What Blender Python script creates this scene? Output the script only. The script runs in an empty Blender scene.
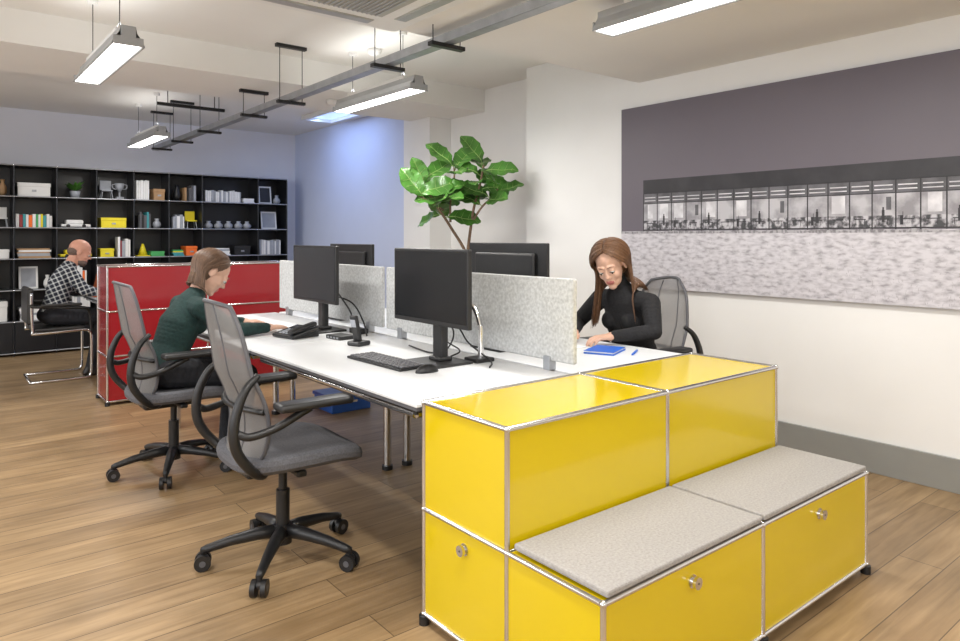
import bpy, bmesh, math, random
import numpy as np
from mathutils import Vector, Matrix
random.seed(7)
V=Vector
SC=bpy.context.scene
COL=SC.collection

# ---------------------------------------------------------------- materials
def mat(name,col,rough=.5,metal=0,emit=None,es=1,spec=None,noise=0,nscale=20,bump=0,bscale=200,coat=0,stretch=None):
    m=bpy.data.materials.new(name); m.use_nodes=True
    nt=m.node_tree; b=nt.nodes['Principled BSDF']
    c=(col[0],col[1],col[2],1)
    b.inputs['Base Color'].default_value=c
    b.inputs['Roughness'].default_value=rough
    b.inputs['Metallic'].default_value=metal
    if coat: b.inputs['Coat Weight'].default_value=coat; b.inputs['Coat Roughness'].default_value=.08
    if spec is not None: b.inputs['Specular IOR Level'].default_value=spec
    if emit:
        b.inputs['Emission Color'].default_value=(*emit,1); b.inputs['Emission Strength'].default_value=es
    if noise or bump:
        tc=nt.nodes.new('ShaderNodeTexCoord'); mp=nt.nodes.new('ShaderNodeMapping')
        nt.links.new(tc.outputs['Object'],mp.inputs[0])
        if stretch: mp.inputs['Scale'].default_value=stretch
    if noise:
        n=nt.nodes.new('ShaderNodeTexNoise'); n.inputs['Scale'].default_value=nscale; n.inputs['Detail'].default_value=5
        nt.links.new(mp.outputs[0],n.inputs['Vector'])
        r=nt.nodes.new('ShaderNodeValToRGB')
        r.color_ramp.elements[0].position=.3; r.color_ramp.elements[1].position=.7
        r.color_ramp.elements[0].color=tuple(max(0,x*(1-noise)) for x in col)+(1,)
        r.color_ramp.elements[1].color=tuple(min(1,x*(1+noise)) for x in col)+(1,)
        nt.links.new(n.outputs[0],r.inputs[0]); nt.links.new(r.outputs[0],b.inputs['Base Color'])
    if bump:
        n2=nt.nodes.new('ShaderNodeTexNoise'); n2.inputs['Scale'].default_value=bscale; n2.inputs['Detail'].default_value=3
        nt.links.new(mp.outputs[0],n2.inputs['Vector'])
        bp=nt.nodes.new('ShaderNodeBump'); bp.inputs['Strength'].default_value=bump; bp.inputs['Distance'].default_value=.004
        nt.links.new(n2.outputs[0],bp.inputs['Height']); nt.links.new(bp.outputs[0],b.inputs['Normal'])
    return m

M={}
M['wall']=mat('wall_paint',(.83,.825,.81),.85,noise=.015,nscale=3,bump=.05,bscale=120)
M['wallblue']=mat('wall_paint_pale_blue',(.60,.66,.83),.85,noise=.015,nscale=3)  # white wall with the blue light wash put into its colour
M['wallback']=mat('wall_paint_back',(.73,.745,.81),.85,noise=.015,nscale=3)  # white wall, slight tint of the blue light painted in
M['ceil']=mat('ceiling_paint',(.84,.83,.80),.9,noise=.015,nscale=2)
M['skirt']=mat('skirting_grey',(.33,.34,.33),.35,metal=.3,noise=.04,nscale=5)
M['yellow']=mat('yellow_lacquer',(.67,.49,.003),.15,noise=.01,nscale=2,coat=.4)
M['red']=mat('red_lacquer',(.27,.010,.015),.25,noise=.02,nscale=2,coat=.3)
M['chrome']=mat('chrome',(.75,.75,.76),.14,metal=1,noise=.02,nscale=9)
M['steel']=mat('galvanised_steel',(.42,.44,.47),.4,metal=.8,noise=.1,nscale=14)
M['black']=mat('black_plastic',(.012,.012,.013),.42,noise=.15,nscale=30)
M['blackpanel']=mat('black_lacquer',(.010,.011,.014),.35,noise=.1,nscale=3)
M['screen']=mat('screen_glass',(.010,.011,.013),.18,noise=.02,nscale=2)
M['desk']=mat('white_laminate',(.72,.735,.75),.35,noise=.01,nscale=2)
M['deskedge']=mat('desk_edge',(.10,.10,.11),.5,noise=.1,nscale=20)
M['seat']=mat('seat_fabric',(.11,.11,.122),.95,noise=.2,nscale=140,bump=.6,bscale=500)
M['frame']=mat('chair_frame_grey',(.09,.09,.10),.5,noise=.05,nscale=30)
M['felt']=mat('felt_grey',(.365,.348,.332),1,noise=.14,nscale=130,bump=.8,bscale=300)
M['feltl']=mat('felt_screen',(.51,.52,.52),1,noise=.20,nscale=75,bump=.6,bscale=300)
M['white']=mat('white_plastic',(.78,.78,.77),.45,noise=.02,nscale=9)
M['lampbody']=mat('lamp_housing',(.42,.43,.44),.4,metal=.4,noise=.04,nscale=9)
M['tube']=mat('lamp_tube',(1,1,1),.5,emit=(1,.97,.92),es=6)
M['leaf']=mat('leaf_green',(.062,.185,.028),.28,noise=.4,nscale=7)
M['rib']=mat('leaf_rib',(.26,.40,.12),.5,noise=.1,nscale=9)
M['bark']=mat('bark',(.17,.11,.07),.9,noise=.3,nscale=40,bump=.6,bscale=80)
M['pot']=mat('pot_grey',(.22,.22,.22),.6,noise=.08,nscale=12)
M['soil']=mat('soil',(.03,.02,.015),1,noise=.4,nscale=60,bump=1,bscale=90)
M['skin']=mat('skin',(.62,.38,.28),.5,noise=.07,nscale=18)
M['skinm']=mat('skin_ruddy',(.60,.30,.21),.5,noise=.08,nscale=18)
M['lip']=mat('lips',(.45,.15,.13),.4,noise=.05,nscale=30)
M['hair']=mat('brown_hair',(.145,.072,.036),.4,noise=.55,nscale=40,stretch=(7,7,.5))
M['hairl']=mat('light_brown_hair',(.125,.068,.038),.42,noise=.5,nscale=40,stretch=(7,7,.5))
M['hairg']=mat('cropped_hair',(.16,.11,.09),.9,noise=.2,nscale=90)
M['swblack']=mat('black_knit',(.012,.012,.014),.9,noise=.3,nscale=60,bump=.5,bscale=90)
M['swgreen']=mat('green_knit',(.008,.030,.028),.9,noise=.25,nscale=50,bump=.5,bscale=90)
M['trouser']=mat('dark_trousers',(.014,.015,.02),.85,noise=.2,nscale=40,bump=.3,bscale=60)
M['shoe']=mat('dark_shoes',(.015,.012,.01),.4,noise=.1,nscale=30)
M['eye']=mat('eye_white',(.6,.6,.58),.2,noise=.01,nscale=5)
M['iris']=mat('iris',(.04,.025,.015),.15,noise=.1,nscale=50)
M['orange']=mat('orange',(.85,.16,.02),.5,noise=.05,nscale=9)
M['blue']=mat('blue_cover',(.02,.12,.55),.45,noise=.05,nscale=9)
M['paper']=mat('paper',(.78,.78,.77),.7,noise=.03,nscale=20)
M['green']=mat('green_item',(.06,.35,.10),.5,noise=.05,nscale=9)
M['yitem']=mat('yellow_item',(.80,.66,.02),.5,noise=.05,nscale=9)
M['greyitem']=mat('grey_item',(.34,.36,.40),.6,noise=.1,nscale=12)
M['teal']=mat('teal_item',(.05,.30,.33),.5,noise=.05,nscale=9)
M['wooditem']=mat('wood_item',(.40,.24,.12),.6,noise=.15,nscale=12)
M['grille']=mat('ac_grille',(.42,.42,.39),.5,noise=.03,nscale=12)
M['leather']=mat('black_leather',(.015,.014,.013),.4,noise=.2,nscale=40,bump=.2,bscale=120)
M['bluebox']=mat('blue_lacquer',(.02,.10,.40),.3,noise=.03,nscale=5)

def wood_floor():
    m=bpy.data.materials.new('oak_floor'); m.use_nodes=True; nt=m.node_tree; b=nt.nodes['Principled BSDF']
    N=nt.nodes.new; L=nt.links.new
    tc=N('ShaderNodeTexCoord'); br=N('ShaderNodeTexBrick')
    L(tc.outputs['Object'],br.inputs['Vector'])
    br.offset=.37; br.inputs['Scale'].default_value=1; br.inputs['Brick Width'].default_value=1.9; br.inputs['Row Height'].default_value=.16
    br.inputs['Mortar Size'].default_value=.002; br.inputs['Mortar Smooth'].default_value=.2; br.inputs['Bias'].default_value=0
    br.inputs['Color1'].default_value=(.445,.312,.172,1); br.inputs['Color2'].default_value=(.305,.208,.112,1); br.inputs['Mortar'].default_value=(.12,.08,.045,1)
    mp=N('ShaderNodeMapping'); mp.inputs['Scale'].default_value=(1.2,16,1); L(tc.outputs['Object'],mp.inputs[0])
    n=N('ShaderNodeTexNoise'); n.inputs['Scale'].default_value=2.2; n.inputs['Detail'].default_value=8; n.inputs['Distortion'].default_value=.6
    L(mp.outputs[0],n.inputs['Vector'])
    r=N('ShaderNodeValToRGB'); r.color_ramp.elements[0].position=.3; r.color_ramp.elements[1].position=.72
    r.color_ramp.elements[0].color=(.66,.62,.56,1); r.color_ramp.elements[1].color=(1.0,1.0,1.0,1)
    L(n.outputs[0],r.inputs[0])
    mp2=N('ShaderNodeMapping'); mp2.inputs['Scale'].default_value=(1.3,4,1); L(tc.outputs['Object'],mp2.inputs[0])
    n3=N('ShaderNodeTexNoise'); n3.inputs['Scale'].default_value=1.6; n3.inputs['Detail'].default_value=4; L(mp2.outputs[0],n3.inputs['Vector'])
    r3=N('ShaderNodeValToRGB'); r3.color_ramp.elements[0].position=.35; r3.color_ramp.elements[1].position=.65
    r3.color_ramp.elements[0].color=(.80,.78,.75,1); r3.color_ramp.elements[1].color=(1.08,1.06,1.04,1); L(n3.outputs[0],r3.inputs[0])
    mx=N('ShaderNodeMixRGB'); mx.blend_type='MULTIPLY'; mx.inputs[0].default_value=1
    L(br.outputs['Color'],mx.inputs[1]); L(r.outputs[0],mx.inputs[2])
    mx2=N('ShaderNodeMixRGB'); mx2.blend_type='MULTIPLY'; mx2.inputs[0].default_value=1
    L(mx.outputs[0],mx2.inputs[1]); L(r3.outputs[0],mx2.inputs[2]); L(mx2.outputs[0],b.inputs['Base Color'])
    b.inputs['Roughness'].default_value=.42
    bp=N('ShaderNodeBump'); bp.inputs['Strength'].default_value=.15; bp.inputs['Distance'].default_value=.003
    L(n.outputs[0],bp.inputs['Height']); L(bp.outputs[0],b.inputs['Normal'])
    return m
M['floor']=wood_floor()

def mesh_fabric():
    m=bpy.data.materials.new('chair_mesh'); m.use_nodes=True; nt=m.node_tree; b=nt.nodes['Principled BSDF']; out=nt.nodes['Material Output']
    N=nt.nodes.new; L=nt.links.new
    b.inputs['Base Color'].default_value=(.21,.203,.20,1); b.inputs['Roughness'].default_value=.7
    tc=N('ShaderNodeTexCoord'); ch=N('ShaderNodeTexChecker'); ch.inputs['Scale'].default_value=420
    L(tc.outputs['Object'],ch.inputs['Vector'])
    mp=N('ShaderNodeMapRange'); mp.inputs[3].default_value=.62; mp.inputs[4].default_value=.92; L(ch.outputs['Fac'],mp.inputs[0])
    tr=N('ShaderNodeBsdfTransparent'); mx=N('ShaderNodeMixShader'); L(mp.outputs[0],mx.inputs[0]); L(tr.outputs[0],mx.inputs[1]); L(b.outputs[0],mx.inputs[2]); L(mx.outputs[0],out.inputs[0])
    return m
M['mesh']=mesh_fabric()

def plaid():
    m=bpy.data.materials.new('plaid_shirt'); m.use_nodes=True; nt=m.node_tree; b=nt.nodes['Principled BSDF']
    N=nt.nodes.new; L=nt.links.new; tc=N('ShaderNodeTexCoord'); b.inputs['Roughness'].default_value=.9
    mp=N('ShaderNodeMapping'); mp.inputs['Rotation'].default_value=(.15,.35,.1); L(tc.outputs['Object'],mp.inputs[0])
    outs=[]
    for ax in ('X','Z'):
        w=N('ShaderNodeTexWave'); w.wave_type='BANDS'; w.bands_direction=ax; w.inputs['Scale'].default_value=8; L(mp.outputs[0],w.inputs['Vector'])
        r=N('ShaderNodeValToRGB'); r.color_ramp.interpolation='CONSTANT'; r.color_ramp.elements[0].color=(0,0,0,1); r.color_ramp.elements[1].position=.80; r.color_ramp.elements[1].color=(1,1,1,1)
        L(w.outputs['Fac'],r.inputs[0]); outs.append(r)
    a=N('ShaderNodeMath'); a.operation='ADD'; L(outs[0].outputs[0],a.inputs[0]); L(outs[1].outputs[0],a.inputs[1])
    r=N('ShaderNodeValToRGB'); r.color_ramp.elements[0].color=(.012,.016,.03,1); r.color_ramp.elements[1].color=(.6,.62,.62,1)
    d=N('ShaderNodeMath'); d.operation='MULTIPLY'; d.inputs[1].default_value=.5; L(a.outputs[0],d.inputs[0]); L(d.outputs[0],r.inputs[0]); L(r.outputs[0],b.inputs['Base Color'])
    return m
M['plaid']=plaid()

def ramp_noise(name,els,scale,detail=6,stretch=(1,1,1),rough=.5):
    m=bpy.data.materials.new(name); m.use_nodes=True; nt=m.node_tree; b=nt.nodes['Principled BSDF']
    N=nt.nodes.new; L=nt.links.new; tc=N('ShaderNodeTexCoord'); mp=N('ShaderNodeMapping'); mp.inputs['Scale'].default_value=stretch
    L(tc.outputs['Object'],mp.inputs[0]); n=N('ShaderNodeTexNoise'); n.inputs['Scale'].default_value=scale; n.inputs['Detail'].default_value=detail
    L(mp.outputs[0],n.inputs['Vector']); r=N('ShaderNodeValToRGB')
    while len(r.color_ramp.elements)<len(els): r.color_ramp.elements.new(.5)
    for e,(p,c) in zip(r.color_ramp.elements,els): e.position=p; e.color=(*c,1)
    L(n.outputs[0],r.inputs[0]); L(r.outputs[0],b.inputs['Base Color']); b.inputs['Roughness'].default_value=rough
    return m
M['artsky']=ramp_noise('print_sky',[(.3,(.122,.105,.129)),(.7,(.140,.122,.146))],1.0)
M['artsnow']=ramp_noise('print_snow',[(.32,(.33,.315,.34)),(.44,(.50,.48,.515)),(.60,(.62,.60,.635))],20,14,(1,1,2.4))
M['artgrass']=ramp_noise('print_grass',[(.42,(.20,.19,.205)),(.55,(.40,.39,.41))],50,8,(1,1,.5))
M['artroof']=ramp_noise('print_roof',[(.4,(.016,.014,.018)),(.6,(.028,.025,.03))],6)
M['artwin']=ramp_noise('print_windows',[(.40,(.05,.05,.055)),(.50,(.22,.21,.23)),(.62,(.50,.49,.52))],34,3,(1,1,.9))
M['artbrt']=ramp_noise('print_bright',[(.4,(.52,.51,.54)),(.6,(.74,.73,.76))],10)
M['artmid']=ramp_noise('print_midtone',[(.4,(.26,.25,.27)),(.6,(.48,.47,.50))],9)
M['artdim']=ramp_noise('print_dim',[(.4,(.07,.068,.075)),(.6,(.13,.125,.14))],9)

# ---------------------------------------------------------------- mesh builder
class MB:
    def __init__(s): s.v=[]; s.f=[]; s.m=[]; s.sm=[]; s.mats=[]
    def mi(s,k):
        if k not in s.mats: s.mats.append(k)
        return s.mats.index(k)
    def add(s,vs,fs,k,smooth=False):
        o=len(s.v); s.v+=[tuple(v) for v in vs]; i=s.mi(k)
        for f in fs: s.f.append([a+o for a in f]); s.m.append(i); s.sm.append(smooth)
    def bm(s,bm,k,smooth=False,mx=None):
        bm.verts.ensure_lookup_table()
        for i,v in enumerate(bm.verts): v.index=i
        s.add([(mx@v.co if mx else v.co) for v in bm.verts],[[v.index for v in f.verts] for f in bm.faces],k,smooth); bm.free()
    def box(s,x0,x1,y0,y1,z0,z1,k,bev=0,seg=2,mx=None,smooth=False):
        bm=bmesh.new(); bmesh.ops.create_cube(bm,size=1)
        for v in bm.verts: v.co=V(((x0+x1)/2+v.co.x*(x1-x0),(y0+y1)/2+v.co.y*(y1-y0),(z0+z1)/2+v.co.z*(z1-z0)))
        if bev: bmesh.ops.bevel(bm,geom=bm.edges[:],offset=bev,segments=seg,profile=.5,affect='EDGES')
        s.bm(bm,k,smooth,mx)
    def tube(s,pts,r,k,seg=8,closed=False,flat=1.0):
        pts=[V(p) for p in pts]; n=len(pts)
        rs=r if isinstance(r,(list,tuple)) else [r]*n
        up=None; vs=[]; fs=[]
        for i,p in enumerate(pts):
            if closed: t=pts[(i+1)%n]-pts[i-1]
            else: t=pts[min(i+1,n-1)]-pts[max(i-1,0)]
            if t.length<1e-9: t=V((0,0,1))
            t.normalize()
            if up is None:
                up=V((0,0,1)) if abs(t.z)<.9 else V((1,0,0))
            a=(up-t*up.dot(t))
            if a.length<1e-6: a=t.orthogonal()
            a.normalize(); up=a; b=t.cross(a)
            for j in range(seg):
                an=2*math.pi*j/seg
                vs.append(p+(a*math.cos(an)*flat+b*math.sin(an))*rs[i])
        m=n if closed else n-1
        for i in range(m):
            for j in range(seg):
                i2=(i+1)%n; j2=(j+1)%seg
                fs.append((i*seg+j,i*seg+j2,i2*seg+j2,i2*seg+j))
        if not closed:
            fs.append(tuple(range(seg))[::-1]); fs.append(tuple((n-1)*seg+j for j in range(seg)))
        s.add(vs,fs,k,True)
    def cyl(s,p0,p1,r0,k,r1=None,seg=20,smooth=True):
        if r1 is None: r1=r0
        p0=V(p0);p1=V(p1); t=(p1-p0).normalized(); a=t.orthogonal().normalized(); b=t.cross(a)
        vs=[];
        for p,r in((p0,r0),(p1,r1)):
            for j in range(seg):
                an=2*math.pi*j/seg; vs.append(p+(a*math.cos(an)+b*math.sin(an))*r)
        fs=[(j,(j+1)%seg,seg+(j+1)%seg,seg+j) for j in range(seg)]
        s.add(vs,fs,k,smooth)
        s.add(vs,[tuple(range(seg))[::-1],tuple(range(seg,2*seg))],k,False)
    def ell(s,c,r,k,mx=None,sub=3):
        bm=bmesh.new(); bmesh.ops.create_icosphere(bm,subdivisions=sub,radius=1)
        for v in bm.verts:
            q=V((v.co.x*r[0],v.co.y*r[1],v.co.z*r[2]))
            if mx: q=mx@q
            v.co=q+V(c)
        s.bm(bm,k,True)
    def lathe(s,c,prof,k,seg=24):
        vs=[];fs=[]
        for (r,z) in prof:
            for j in range(seg):
                a=2*math.pi*j/seg; vs.append((c[0]+r*math.cos(a),c[1]+r*math.sin(a),c[2]+z))
        for i in range(len(prof)-1):
            for j in range(seg):
                fs.append((i*seg+j,i*seg+(j+1)%seg,(i+1)*seg+(j+1)%seg,(i+1)*seg+j))
        fs.append(tuple(range(seg))[::-1]); fs.append(tuple((len(prof)-1)*seg+j for j in range(seg)))
        s.add(vs,fs,k,True)
    def obj(s,name,loc=(0,0,0),rot=0,parent=None):
        me=bpy.data.meshes.new(name); me.from_pydata(s.v,[],s.f)
        for k in s.mats: me.materials.append(M[k])
        me.polygons.foreach_set('material_index',s.m); me.polygons.foreach_set('use_smooth',s.sm); me.update()
        o=bpy.data.objects.new(name,me); COL.objects.link(o); o.location=loc; o.rotation_euler=(0,0,rot)
        if parent: o.parent=parent
        return o
def bez(pts,n=8):
    P=[V(p) for p in pts]; P=[P[0]*2-P[1]]+P+[P[-1]*2-P[-2]]; out=[]
    for i in range(1,len(P)-2):
        for j in range(n):
            t=j/n; a,b,c,d=P[i-1],P[i],P[i+1],P[i+2]
            out.append(.5*((2*b)+(c-a)*t+(2*a-5*b+4*c-d)*t*t+(3*b-a-3*c+d)*t**3))
    out.append(P[-2]); return out

# ---------------------------------------------------------------- room shell
XW=4.08; XR=4.35; XL=-2.6; YB=9.4; YF=-3.0; ZC=2.75; ZL=2.417; YL=3.2
def one(name,*a,**k):
    b=MB(); b.box(*a,**k); return b.obj(name)
one('floor',XL-.2,XR+.4,YF-.2,YB+.2,-.1,0,'floor')
one('ceiling',XL-.2,XR+.4,YF-.2,YB+.2,ZC,ZC+.1,'ceil')
one('trim_lowered_ceiling',XL,XW+.0,YF,YL,ZL,ZC,'ceil')
one('trim_beam',XL,XR,5.3,6.22,2.53,ZC,'ceil')
b=MB()
b.box(XW,XR+.3,YF,4.40,0,ZC,'wall'); b.box(XR,XR+.3,4.40,5.86,0,ZC,'wall'); b.box(XW,XR+.3,5.86,6.35,0,ZC,'wall'); b.box(XR-.15,XR+.3,6.35,YB,0,ZC,'wallblue')
b.obj('wall_right')
one('wall_back',XL-.2,XR+.3,YB,YB+.2,0,ZC,'wallback')
one('wall_front',XL-.2,XR+.3,YF-.2,YF,0,ZC,'wall')
b=MB()
added_wins=[(-2,0),(1,3.2),(4.4,6.6)]  # openings added out of view to help light the room
b.box(XL-.2,XL,YF,YB,0,.9,'wall'); b.box(XL-.2,XL,YF,YB,2.3,ZC,'wall')
ys=[YF]+[y for w in added_wins for y in w]+[YB]
for i in range(0,len(ys),2): b.box(XL-.2,XL,ys[i],ys[i+1],.9,2.3,'wall')
b.obj('wall_left')
for i,(a,c) in enumerate(added_wins):
    b=MB()
    for (y0,y1,z0,z1) in ((a,a+.05,.9,2.3),(c-.05,c,.9,2.3),(a,c,.9,.95),(a,c,2.25,2.3),((a+c)/2-.02,(a+c)/2+.02,.95,2.25)):
        b.box(XL-.14,XL-.07,y0,y1,z0,z1,'white')
    b.obj('window_%d'%(i+1))  # frames of the added, unseen openings
b=MB(); b.box(XW-.018,XW-.001,YF,4.40,0,.175,'skirt',.003); b.obj('baseboard_right')
b=MB(); b.box(XL,XR-.16,YB-.018,YB-.001,0,.1,'skirt',.003); b.obj('baseboard_back')

# skylight
b=MB(); x0,x1,y0,y1=3.62,3.95,7.1,7.8
for bx in ((x0-.04,x1+.04,y0-.04,y0),(x0-.04,x1+.04,y1,y1+.04),(x0-.04,x0,y0,y1),(x1,x1+.04,y0,y1)):
    b.box(*bx,ZC-.05,ZC-.002,'white')
M['skyem']=mat('skylight_glass',(.3,.45,.9),.3,emit=(.45,.62,1),es=1.1)
b.box(x0,x1,y0,y1,ZC-.012,ZC-.003,'skyem'); b.obj('window_4')

# ---------------------------------------------------------------- modular cabinets
def usm(b,cells,k,tr=.0095,inset=.001):
    edges=set(); nodes=set()
    for (x0,x1,y0,y1,z0,z1) in cells:
        b.box(x0+inset,x1-inset,y0+inset,y1-inset,z0+inset,z1-inset+.003,k)
        P=[(x,y,z) for x in (x0,x1) for y in (y0,y1) for z in (z0,z1)]
        for i in range(8):
            nodes.add(P[i])
            for j in range(i+1,8):
                if sum(1 for q in range(3) if P[i][q]!=P[j][q])==1: edges.add((P[i],P[j]))
    for a,c in edges: b.cyl(a,c,tr,'chrome',seg=12)
    for n in nodes: b.ell(n,(.0108,)*3,'chrome',sub=2)
def knob(b,p,d):
    p=V(p); d=V(d)
    b.cyl(p,p+d*.003,.019,'chrome'); b.cyl(p+d*.003,p+d*.014,.010,'chrome'); b.cyl(p+d*.012,p+d*.022,.017,'chrome'); b.cyl(p+d*.022,p+d*.0225,.003,'black')
CX0,CXM,CX1=1.315,2.072,2.835
b=MB(); cells=[]
for xa,xb in ((CX0,CXM),(CXM,CX1)):
    for za,zb in ((.035,.385),(.385,.74)): cells.append((xa,xb,1.50,1.92,za,zb))
    cells.append((xa,xb,1.14,1.50,.035,.385))
usm(b,cells,'yellow',.008)
for x in (CX0,CXM,CX1):
    for y in (1.14,1.5,1.92): b.cyl((x,y,0),(x,y,.03),.018,'black'); 
knob(b,((CX0+CXM)/2,1.141,.325),(0,-1,0)); knob(b,((CXM+CX1)/2,1.141,.325),(0,-1,0)); knob(b,(CX0+.001,1.70,.325),(-1,0,0))
b.obj('yellow_storage_bench')
for xa,xb in ((CX0+.012,CXM-.006),(CXM+.006,CX1-.005)):
    b=MB(); b.box(xa,xb,1.135,1.485,.3955,.415,'felt',.006,2); b.obj('felt_seat_pad')
b=MB(); cells=[]
for i in range(2):
    for j in range(3): cells.append((1.12+.75*i,1.87+.75*i,5.91,6.26,.03+.345*j,.03+.345*(j+1)))
usm(b,cells,'red',.008)
for x in (1.12,1.87,2.62):
    for y in (5.91,6.26): b.cyl((x,y,0),(x,y,.03),.018,'black')
for i in range(2):
    for j in range(3): knob(b,(1.495+.75*i,6.259,.3+.345*j),(0,1,0))
b.obj('red_storage_cabinet')

# ---------------------------------------------------------------- desks
DZ=.73
def desk(x0,x1,y0,y1,name='office_desk'):
    b=MB()
    b.box(x0,x1,y0,y1,DZ-.012,DZ,'desk',.002,1); b.box(x0+.002,x1-.002,y0+.002,y1-.002,DZ-.024,DZ-.012,'deskedge')
    xi0,xi1,yi0,yi1=x0+.04,x1-.04,y0+.06,y1-.06
    for y in (yi0,yi1): b.cyl((xi0,y,DZ-.05),(xi1,y,DZ-.05),.015,'chrome',seg=12)
    for x in (xi0,xi1): b.cyl((x,yi0,DZ-.05),(x,yi1,DZ-.05),.015,'chrome',seg=12)
    for x in (xi0,xi1):
        for y in (yi0,yi1): b.cyl((x,y,DZ-.05),(x,y,DZ-.024),.012,'black')
    return b
YM=3.45; YE=5.0
for (x0,x1,inner) in ((1.30,2.075,2.03),(2.105,2.87,2.16)):
    for (y0,y1) in ((1.945,YM-.003),(YM+.003,YE)):
        b=desk(x0,x1,y0,y1)
        for y in (y0+.07,y1-.12):
            if (y>3 and y<4 and y0>3): continue
            b.cyl((inner,y,.02),(inner,y,DZ-.03),.022,'chrome'); b.cyl((inner,y,0),(inner,y,.025),.03,'black')
        if y0>3 or inner>2.1:
            ox=x0+.06 if inner<2.1 else x1-.06
            yy=y1-.07 if y0>3 else y0+.07
            b.cyl((ox,yy,0),(ox,yy,DZ-.03),.02,'chrome')
        b.box(x0+.35,x1-.15,(y0+y1)/2-.5,(y0+y1)/2+.5,DZ-.16,DZ-.07,'black',.01)
        b.obj('office_desk')
for (y0,y1) in ((1.96,3.42),(3.47,4.93)):
    b=MB(); b.box(2.077,2.103,y0,y1,DZ+.04,1.122,'feltl',.008,3)
    for y in (y0+.15,y1-.15): b.box(2.07,2.11,y-.02,y+.02,DZ,DZ+.06,'steel',.003)
    b.obj('desk_divider_screen')

# ---------------------------------------------------------------- chairs
def task_chair(loc,rot,off=.3):
    b=MB()
    b.cyl((0,0,.065),(0,0,.14),.036,'black')
    for i in range(5):
        a=off+i*2*math.pi/5; c,s=math.cos(a),math.sin(a)
        b.tube([(c*r,s*r,z) for r,z in ((.02,.115),(.1,.112),(.2,.098),(.285,.078),(.305,.073))],[.027,.025,.02,.016,.013],'black',seg=10)
        px,py=-s,c
        b.cyl((c*.3,s*.3,.03),(c*.3,s*.3,.08),.010,'black')
        for q in (-1,1):
            b.cyl((c*.3+px*q*.010,s*.3+py*q*.010,.031),(c*.3+px*q*.028,s*.3+py*q*.028,.031),.031,'black',seg=20)
            b.cyl((c*.3+px*q*.0285,s*.3+py*q*.0285,.031),(c*.3+px*q*.0295,s*.3+py*q*.0295,.031),.012,'frame',seg=12)
        b.ell((c*.3,s*.3,.045),(.022,.022,.016),'black',sub=2)
    b.cyl((0,0,.12),(0,0,.28),.027,'black'); b.cyl((0,0,.26),(0,0,.385),.017,'black')
    b.box(-.17,.10,-.075,.075,.365,.41,'black',.018,3)
    b.box(-.02,.02,-.2,.2,.38,.405,'black',.008)
    seg=40; rings=[(.70,.405,'black'),(.93,.410,'black'),(1.0,.425,'frame'),(1.01,.445,'seat'),(.985,.462,'seat'),(.90,.472,'seat'),(.6,.468,'seat'),(.25,.465,'seat')]
    vs=[]
    for (sc,z,_) in rings:
        for j in range(seg):
            an=2*math.pi*j/seg; ca,sa=math.cos(an),math.sin(an); e=2/3.4
            x=.26*sc*math.copysign(abs(ca)**e,ca)+.03; y=.245*sc*math.copysign(abs(sa)**e,sa)
            zz=z-(max(0,x-.12)**2)*1.4+.012*(y/.245)**2
            vs.append((x,y,zz))
    for i in range(len(rings)-1):
        b.add(vs,[(i*seg+j,i*seg+(j+1)%seg,(i+1)*seg+(j+1)%seg,(i+1)*seg+j) for j in range(seg)],rings[i+1][2],True)
    b.add(vs,[tuple(range(seg))[::-1]],'black'); b.add(vs,[tuple((len(rings)-1)*seg+j for j in range(seg))],'seat',True)
    def bp(s,t):
        z=.455+.60*t
        x=-.215+.035*math.sin(math.pi*min(1,t/.55))-.085*t**1.4
        w=.205+.022*math.sin(math.pi*t)-.050*t*t
        if t>.82: w*=math.sqrt(max(.0,1-((t-.82)/.2)**2*.55))
        if t<.12: w*=1-((.12-t)/.12)**2*.2
        x+=.055*s*s
        z-=.02*s*s*(t>.5)*(t-.5)*2
        return V((x,w*s,z))
    nu,nv=16,26
    vs=[bp(-1+2*i/nu,j/nv) for j in range(nv+1) for i in range(nu+1)]
    fs=[(j*(nu+1)+i,j*(nu+1)+i+1,(j+1)*(nu+1)+i+1,(j+1)*(nu+1)+i) for j in range(nv) for i in range(nu)]
    b.add(vs,fs,'mesh',True)
    vs=[bp(-1+2*i/nu,.30*j/8)+V((.003,0,0)) for j in range(9) for i in range(nu+1)]
    b.add(vs,[(j*(nu+1)+i,j*(nu+1)+i+1,(j+1)*(nu+1)+i+1,(j+1)*(nu+1)+i) for j in range(8) for i in range(nu)],'mesh',True)
    rim=[bp(-1,j/nv) for j in range(nv+1)]+[bp(-1+2*i/nu,1) for i in range(1,nu)]+[bp(1,1-j/nv) for j in range(nv+1)]+[bp(1-2*i/nu,0) for i in range(1,nu)]
    b.tube(rim,.0085,'frame',seg=8,closed=True)
    for s in (-.42,.42): b.tube([bp(s,j/nv) for j in range(nv+1)],.0035,'frame',seg=6)
    for tt in (.33,): b.tube([bp(-1+2*i/nu,tt)+V((-.012,0,0)) for i in range(nu+1)],.011,'black',seg=8)
    for q in (-1,1):
        y=bez([(-.175,q*.212,.79),(-.23,q*.230,.74),(-.268,q*.240,.64),(-.262,q*.240,.54),(-.205,q*.225,.455),(-.14,q*.16,.405),(-.08,q*.05,.39)],6)
        b.tube(y,[.012+.007*math.sin(math.pi*i/(len(y)-1)) for i in range(len(y))],'black',seg=10)
        b.tube(bez([(-.262,q*.240,.60),(-.22,q*.260,.585),(-.13,q*.272,.605),(-.04,q*.275,.645),(.0,q*.275,.662)],6),.015,'black',seg=10)
        b.box(-.13,.16,q*.275-.045,q*.275+.045,.662,.692,'black',.013,3,smooth=True)
    return b.obj('task_chair',loc,rot)
task_chair((1.14,2.67,0),math.radians(-2),.30)
task_chair((1.10,4.06,0),math.radians(0),.55)
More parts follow.
